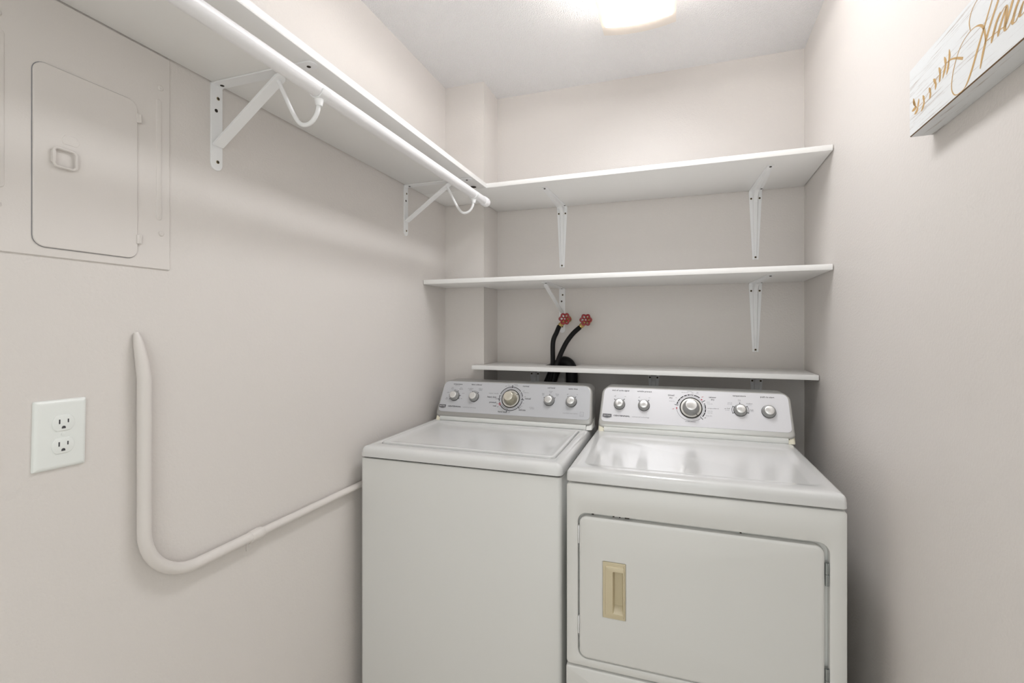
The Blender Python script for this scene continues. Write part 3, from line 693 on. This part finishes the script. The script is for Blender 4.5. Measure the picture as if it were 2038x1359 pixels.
console(washer, -0.9925, -0.3015, WT, 'face', -0.6523, [(-0.9150, 0.0905, 0.0215), (-0.8218, 0.0905, 0.0215), (-0.4840, 0.0905, 0.0215), (-0.3915, 0.0905, 0.0218)], 'knobchamp', 'capchamp', wmarks, -0.9635, ('creamcap', 'whitecap'))

# --- dryer
dryer = thing('clothes_dryer', 'white front-loading clothes dryer with cream door pull, right of the washer', 'dryer', (0.057, 1.67, 0))
DX0, DX1, DY = -0.2900, 0.4005, 1.3430
b = MB()
SQ = (DX0 + 0.002, DX1 - 0.002, DY + 0.019, 2.02)
b.loft([rect_plan(SQ, 0.006, 0, 0.012), rect_plan(SQ, 0.006, 0, ZB - 0.0060), rect_plan(SQ, 0.006, 0.003, ZB - 0.0045)], 'enamel')
b.loft([rect_plan(SQ, 0.006, 0.006, ZB - 0.012), rect_plan(SQ, 0.006, 0.006, ZB + 0.002)], 'gap_ring_shadow')
b.build('cabinet', dryer)
def fr_xf(p): return Vector((p.x, p.z, p.y))            # local (x, height, depth)
FQ = (DX0, DX1, H - 0.9640, ZB - 0.0045); HQ = (-0.2565, 0.3625, H - 0.9405, H - 0.5270); hr = 0.026
b = MB(fr_xf)
b.loft([L3(rr(*FQ, 0.010), DY + 0.020), L3(rr(*FQ, 0.010), DY + 0.006), L3(rr(*FQ, 0.010, 0.0015), DY + 0.002), L3(rr(*FQ, 0.010, 0.005), DY),
        L3(rr(*HQ, hr, -0.004), DY), L3(rr(*HQ, hr, -0.0012), DY + 0.0012), L3(rr(*HQ, hr, 0.0), DY + 0.004), L3(rr(*HQ, hr, 0.0), DY + 0.0195)], 'enamel', False, False)
b.build('front_panel', dryer)
BQ = (DX0 - 0.001, DX1 + 0.001, 0.012, H - 0.9675)
b = MB(fr_xf); b.loft([L3(rr(*BQ, 0.008), DY + 0.019), L3(rr(*BQ, 0.008), DY + 0.004), L3(rr(*BQ, 0.008, 0.0015), DY + 0.0005), L3(rr(*BQ, 0.008, 0.005), DY - 0.0015)], 'enamel'); b.build('toe_panel', dryer)
UQ = (DX0 - 0.0005, DX1 + 0.0005, DY - 0.002, 2.02); VQ = (-0.2480, 0.3640, 1.3960, 1.8050)
b = MB()
b.loft([rect_plan(UQ, 0.012, 0.002, ZB), rect_plan(UQ, 0.012, 0.0, ZB + 0.002), rect_plan(UQ, 0.012, 0.0006, ZB + 0.018), rect_plan(UQ, 0.012, 0.0022, ZB + 0.0275), rect_plan(UQ, 0.012, 0.0060, ZB + 0.0328), rect_plan(UQ, 0.012, 0.0120, ZB + 0.0353), rect_plan(UQ, 0.012, 0.026, ZB + 0.0362),
        rect_plan(VQ, 0.030, -0.006, ZB + 0.0362), rect_plan(VQ, 0.030, 0.0, ZB + 0.0355), rect_plan(VQ, 0.030, 0.012, ZB + 0.0335), rect_plan(VQ, 0.030, 0.022, ZB + 0.0326)], 'enameltop')
b.build('top_panel', dryer)
DQ = (-0.2530, 0.3525, H - 0.9385, H - 0.5350); PQ = (-0.1860, -0.1232, H - 0.8115, H - 0.6545)
b = MB(fr_xf)
b.loft([L3(rr(*DQ, 0.022), DY + 0.0185), L3(rr(*DQ, 0.022), DY + 0.005), L3(rr(*DQ, 0.022, 0.0012), DY + 0.0015), L3(rr(*DQ, 0.022, 0.005), DY - 0.0012), L3(rr(*DQ, 0.022, 0.009), DY - 0.0018),
        L3(rr(*PQ, 0.002, -0.0022), DY - 0.0018), L3(rr(*PQ, 0.002, 0.0), DY - 0.0002), L3(rr(*PQ, 0.002, 0.0), DY + 0.017)], 'enamel', True, False)
door = b.build('door', dryer)
b = MB(fr_xf)
IQ = (PQ[0] + 0.0075, PQ[1] - 0.0035, PQ[2] + 0.0095, PQ[3] - 0.0105)
KQ = (-0.1570, -0.1295, H - 0.7930, H - 0.6790); kq = (-0.1555, -0.1330, H - 0.7790, H - 0.6830)
b.loft([L3(rr(*PQ, 0.002, 0.0004), DY + 0.016), L3(rr(*PQ, 0.002, 0.0004), DY - 0.0020), L3(rr(*PQ, 0.002, 0.0018), DY - 0.0034), L3(rr(*PQ, 0.002, 0.0055), DY - 0.0036),
        L3(rr(*IQ, 0.003, -0.0006), DY - 0.0036), L3(rr(*IQ, 0.003, 0.0006), DY - 0.0062), L3(rr(*IQ, 0.003, 0.0030), DY - 0.0070),
        L3(rr(*KQ, 0.002, -0.0012), DY - 0.0068), L3(rr(*KQ, 0.002, 0.0), DY - 0.0050), L3(rr(*kq, 0.003), DY + 0.0150)], 'cream', False, True)
b.build('door_pull', door, 'cream recessed pull')
for hz in (-0.6035, -0.8630):
    b = MB()
    for s in (0, 1):
        zc = H + hz + (0.0005 if s else -0.0282)
        b.tube([(0.3570, DY + 0.0035, zc), (0.3570, DY + 0.0035, zc + 0.0277)], 0.0036, 'hinge', 14)
        b.box(0.3560, 0.3622, DY + 0.0010, DY + 0.0040, zc, zc + 0.0277, 'hinge', 0.0006)
    b.build('hinge', dryer, 'grey metal hinge')
for za, zb in ((-0.6160, -0.5660), (-0.8730, -0.8240)):
    b = MB(); b.box(-0.2562, -0.2534, DY + 0.002, DY + 0.010, H + za, H + zb, 'wmetal', 0.0006); b.build('strike_tab', dryer)
for xx, w in ((-0.215, 0.006), (-0.157, 0.005), (-0.140, 0.003), (-0.120, 0.012), (0.166, 0.004)):
    b = MB(); b.box(xx - w / 2, xx + w / 2, DY + 0.004, DY + 0.012, H - 0.5300, H - 0.5272, 'hole'); b.build('vent_slot', dryer)
def dmarks(b, z):
    cx, cy = 0.0650, 0.0905
    for a0, a1 in ((166, 155), (153, 138), (136, 121), (118, 106), (103, 94), (91, 87), (84, 80), (77, 52), (22, 18), (16, -1), (-3, -16), (-18, -38)):
        arc_ring(b, cx, cy, 0.0490, 0.0528, a0, a1, z, 'ink')
    arc_ring(b, cx, cy, 0.0490, 0.0528, 45, 38, z, 'inkred'); arc_ring(b, cx, cy, 0.0490, 0.0528, 188, 180, z, 'inkred')
    arc_ring(b, cx, cy, 0.0450, 0.0458, 168, -45, z, 'ink2')
    arc_ring(b, cx, cy, 0.0505, 0.0515, -50, -170, z, 'ink2'); arc_ring(b, cx, cy, 0.0500, 0.0508, 180, 190, z, 'inkred')
    for a in (170, 32, -46): tick(b, cx, cy, a, 0.0455, 0.0590, 0.0022, z, 'ink')
    for kx, angs in ((-0.1990, (135, 50)), (-0.1060, (135, 50)), (0.2340, (205, 150, 92, 35, -18))):
        for a in angs: tick(b, kx, 0.0905, a, 0.0230, 0.0300, 0.0022, z, 'ink')
    arc_ring(b, 0.2340, 0.0905, 0.0275, 0.0290, 205, 150, z, 'ink'); arc_ring(b, 0.2340, 0.0905, 0.0275, 0.0290, 35, -18, z, 'ink')
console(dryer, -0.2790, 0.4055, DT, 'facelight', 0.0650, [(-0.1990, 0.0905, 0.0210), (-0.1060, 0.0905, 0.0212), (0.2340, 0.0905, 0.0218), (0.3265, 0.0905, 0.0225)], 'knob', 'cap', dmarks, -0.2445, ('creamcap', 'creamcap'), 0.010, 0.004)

# ------------------------------------------------------------------ wooden sign (right wall)
SY0, SY1, SZ0, SZ1, SD = 1.150, 0.500, H + 0.3795, H + 0.5115, 0.038
def sign_xf(p):
    # local x = along the wall towards the door, local y = up, local z = out of the wall
    y = SY0 - p.x * math.cos(math.radians(1.9)); nrm = Vector((-math.cos(math.radians(1.9)), math.sin(math.radians(1.9)), 0))
    return Vector((xr(y), y, p.y)) + nrm * p.z
sign = thing('wooden_sign', 'whitewashed wooden block sign with gold script lettering on the right wall', 'sign', (xr(0.8), 0.8, SZ0))
b = MB(sign_xf)
sq = (0, SY0 - SY1, SZ0, SZ1)
b.loft([L3(rr(*sq, 0.0015), 0.0005), L3(rr(*sq, 0.0015), SD - 0.0016), L3(rr(*sq, 0.0015, 0.0014), SD)], ['sign', 'brown'])
b.f.pop(); b.mi.pop()
b.loft([L3(rr(*sq, 0.0015, 0.0013), SD - 0.0008), L3(rr(*sq, 0.0015, 0.0015), SD + 0.0001)], 'sign')
b.build('board', sign)
STEM= [(0.1989, 0.432), (0.1804, 0.4423), (0.1629, 0.4498), (0.1483, 0.4519), (0.1331, 0.4502), (0.1215, 0.4446), (0.1054, 0.4397), (0.0887, 0.4347), (0.067, 0.4264), (0.0511, 0.4241), (0.0348, 0.4254), (0.0252, 0.4324), (0.0203, 0.4421)]
LET= [[(0.2817, 0.4807), (0.2695, 0.4644), (0.2584, 0.4484), (0.2411, 0.4251), (0.2229, 0.3989), (0.2071, 0.3841), (0.1906, 0.3812), (0.1735, 0.3852), (0.1636, 0.3994), (0.1664, 0.4202), (0.177, 0.4405), (0.194, 0.4565), (0.2166, 0.4629), (0.2351, 0.4615), (0.2498, 0.4543), (0.257, 0.4443), (0.2606, 0.4306), (0.2598, 0.4213)], [(0.296, 0.4713), (0.2908, 0.4637), (0.2777, 0.4481), (0.264, 0.4287), (0.2541, 0.4096), (0.2469, 0.3909)], [(0.2198, 0.4645), (0.2173, 0.4799), (0.2244, 0.4927), (0.2381, 0.4994), (0.2527, 0.4999)], [(0.2972, 0.4455), (0.2882, 0.4369), (0.2803, 0.4241), (0.275, 0.4136)], [(0.2612, 0.4234), (0.2803, 0.4225), (0.2947, 0.4213), (0.306, 0.4192)], [(0.3109, 0.4446), (0.3035, 0.4354), (0.2947, 0.4236), (0.2908, 0.4141)], [(0.279, 0.4217), (0.2908, 0.4369), (0.3023, 0.4447), (0.3085, 0.4458), (0.3114, 0.4404), (0.3097, 0.43), (0.3068, 0.4172), (0.3109, 0.4124), (0.3182, 0.4157), (0.3253, 0.4219), (0.3391, 0.4355)], [(0.3265, 0.4467), (0.3182, 0.4339), (0.3073, 0.4177)], [(0.338, 0.4392), (0.33, 0.428), (0.3241, 0.4152), (0.3288, 0.4116), (0.3345, 0.4148), (0.3458, 0.4268)], [(0.3469, 0.429), (0.3413, 0.4208), (0.3391, 0.4157), (0.3424, 0.4128), (0.348, 0.4138)]]
LEAF= [[(0.1556, 0.4705), (0.1567, 0.4587), (0.1542, 0.4488)], [(0.1389, 0.4663), (0.1427, 0.4577), (0.1445, 0.451)], [(0.1331, 0.432), (0.1389, 0.4416), (0.1445, 0.4516)], [(0.1464, 0.4317), (0.1512, 0.4409), (0.1542, 0.451)], [(0.1195, 0.4582), (0.1234, 0.4504), (0.1254, 0.4441)], [(0.1215, 0.4309), (0.1234, 0.4377), (0.1246, 0.4465)], [(0.0992, 0.4473), (0.1045, 0.4421), (0.1078, 0.4366)], [(0.1062, 0.4249), (0.1086, 0.4312), (0.1078, 0.4385)], [(0.0827, 0.4396), (0.0861, 0.4343), (0.0887, 0.4283)], [(0.0844, 0.4179), (0.0878, 0.423), (0.0887, 0.4297)], [(0.058, 0.4371), (0.0616, 0.4309), (0.0634, 0.4243)], [(0.0511, 0.41), (0.0602, 0.4159), (0.0647, 0.4247)], [(0.0418, 0.4388), (0.0404, 0.432), (0.0371, 0.4254)], [(0.0178, 0.4497), (0.0203, 0.4421), (0.0276, 0.4302)], [(0.0154, 0.4443), (0.0203, 0.4399), (0.0252, 0.4335)], [(0.0227, 0.4166), (0.0324, 0.4185), (0.0386, 0.4233)], [(0.0114, 0.4275), (0.0227, 0.427), (0.0324, 0.4266)]]
def ribbon(mb, pts, w, z, m, taper=True, k=8):
    P = smooth_path([(x, H + y, 0) for x, y in pts], k) if len(pts) > 2 else [Vector((x, H + y, 0)) for x, y in pts]
    vs = []; n = len(P)
    for i, p in enumerate(P):
        d = P[min(i + 1, n - 1)] - P[max(i - 1, 0)]
        if d.length < 1e-9: d = Vector((1, 0, 0))
        d.normalize(); s = Vector((-d.y, d.x, 0))
        ww = w(i / (n - 1), d)
        vs += [(p.x + s.x * ww, p.y + s.y * ww, z), (p.x - s.x * ww, p.y - s.y * ww, z)]
    mb.add(vs, [[2 * i, 2 * i + 1, 2 * i + 3, 2 * i + 2] for i in range(n - 1)], m)
b = MB(sign_xf)
def pen(t, d): return 0.0007 + (0.0036 if d.y < 0 else 0.0009) * max(0.0, abs(d.y) - 0.25) * min(1.0, 4 * t + 0.25, 4 * (1 - t) + 0.25)
for st in LET: ribbon(b, st, pen, SD + 0.0003, 'gold')
b.build('script_lettering', sign, 'gold script lettering')
b = MB(sign_xf)
ribbon(b, STEM, lambda t, d: 0.0005 + 0.0018 * max(0, 0.3 - t) / 0.3, SD + 0.0003, 'gold')
for lf_ in LEAF: ribbon(b, lf_, lambda t, d: 0.0006 + 0.0030 * math.sin(math.pi * min(1, 0.12 + 0.88 * (1 - t))) , SD + 0.0003, 'gold')
b.build('painted_sprig', sign, 'gold leafy sprig')

for o in bpy.data.objects:
    if '_loc' in o: del o['_loc']
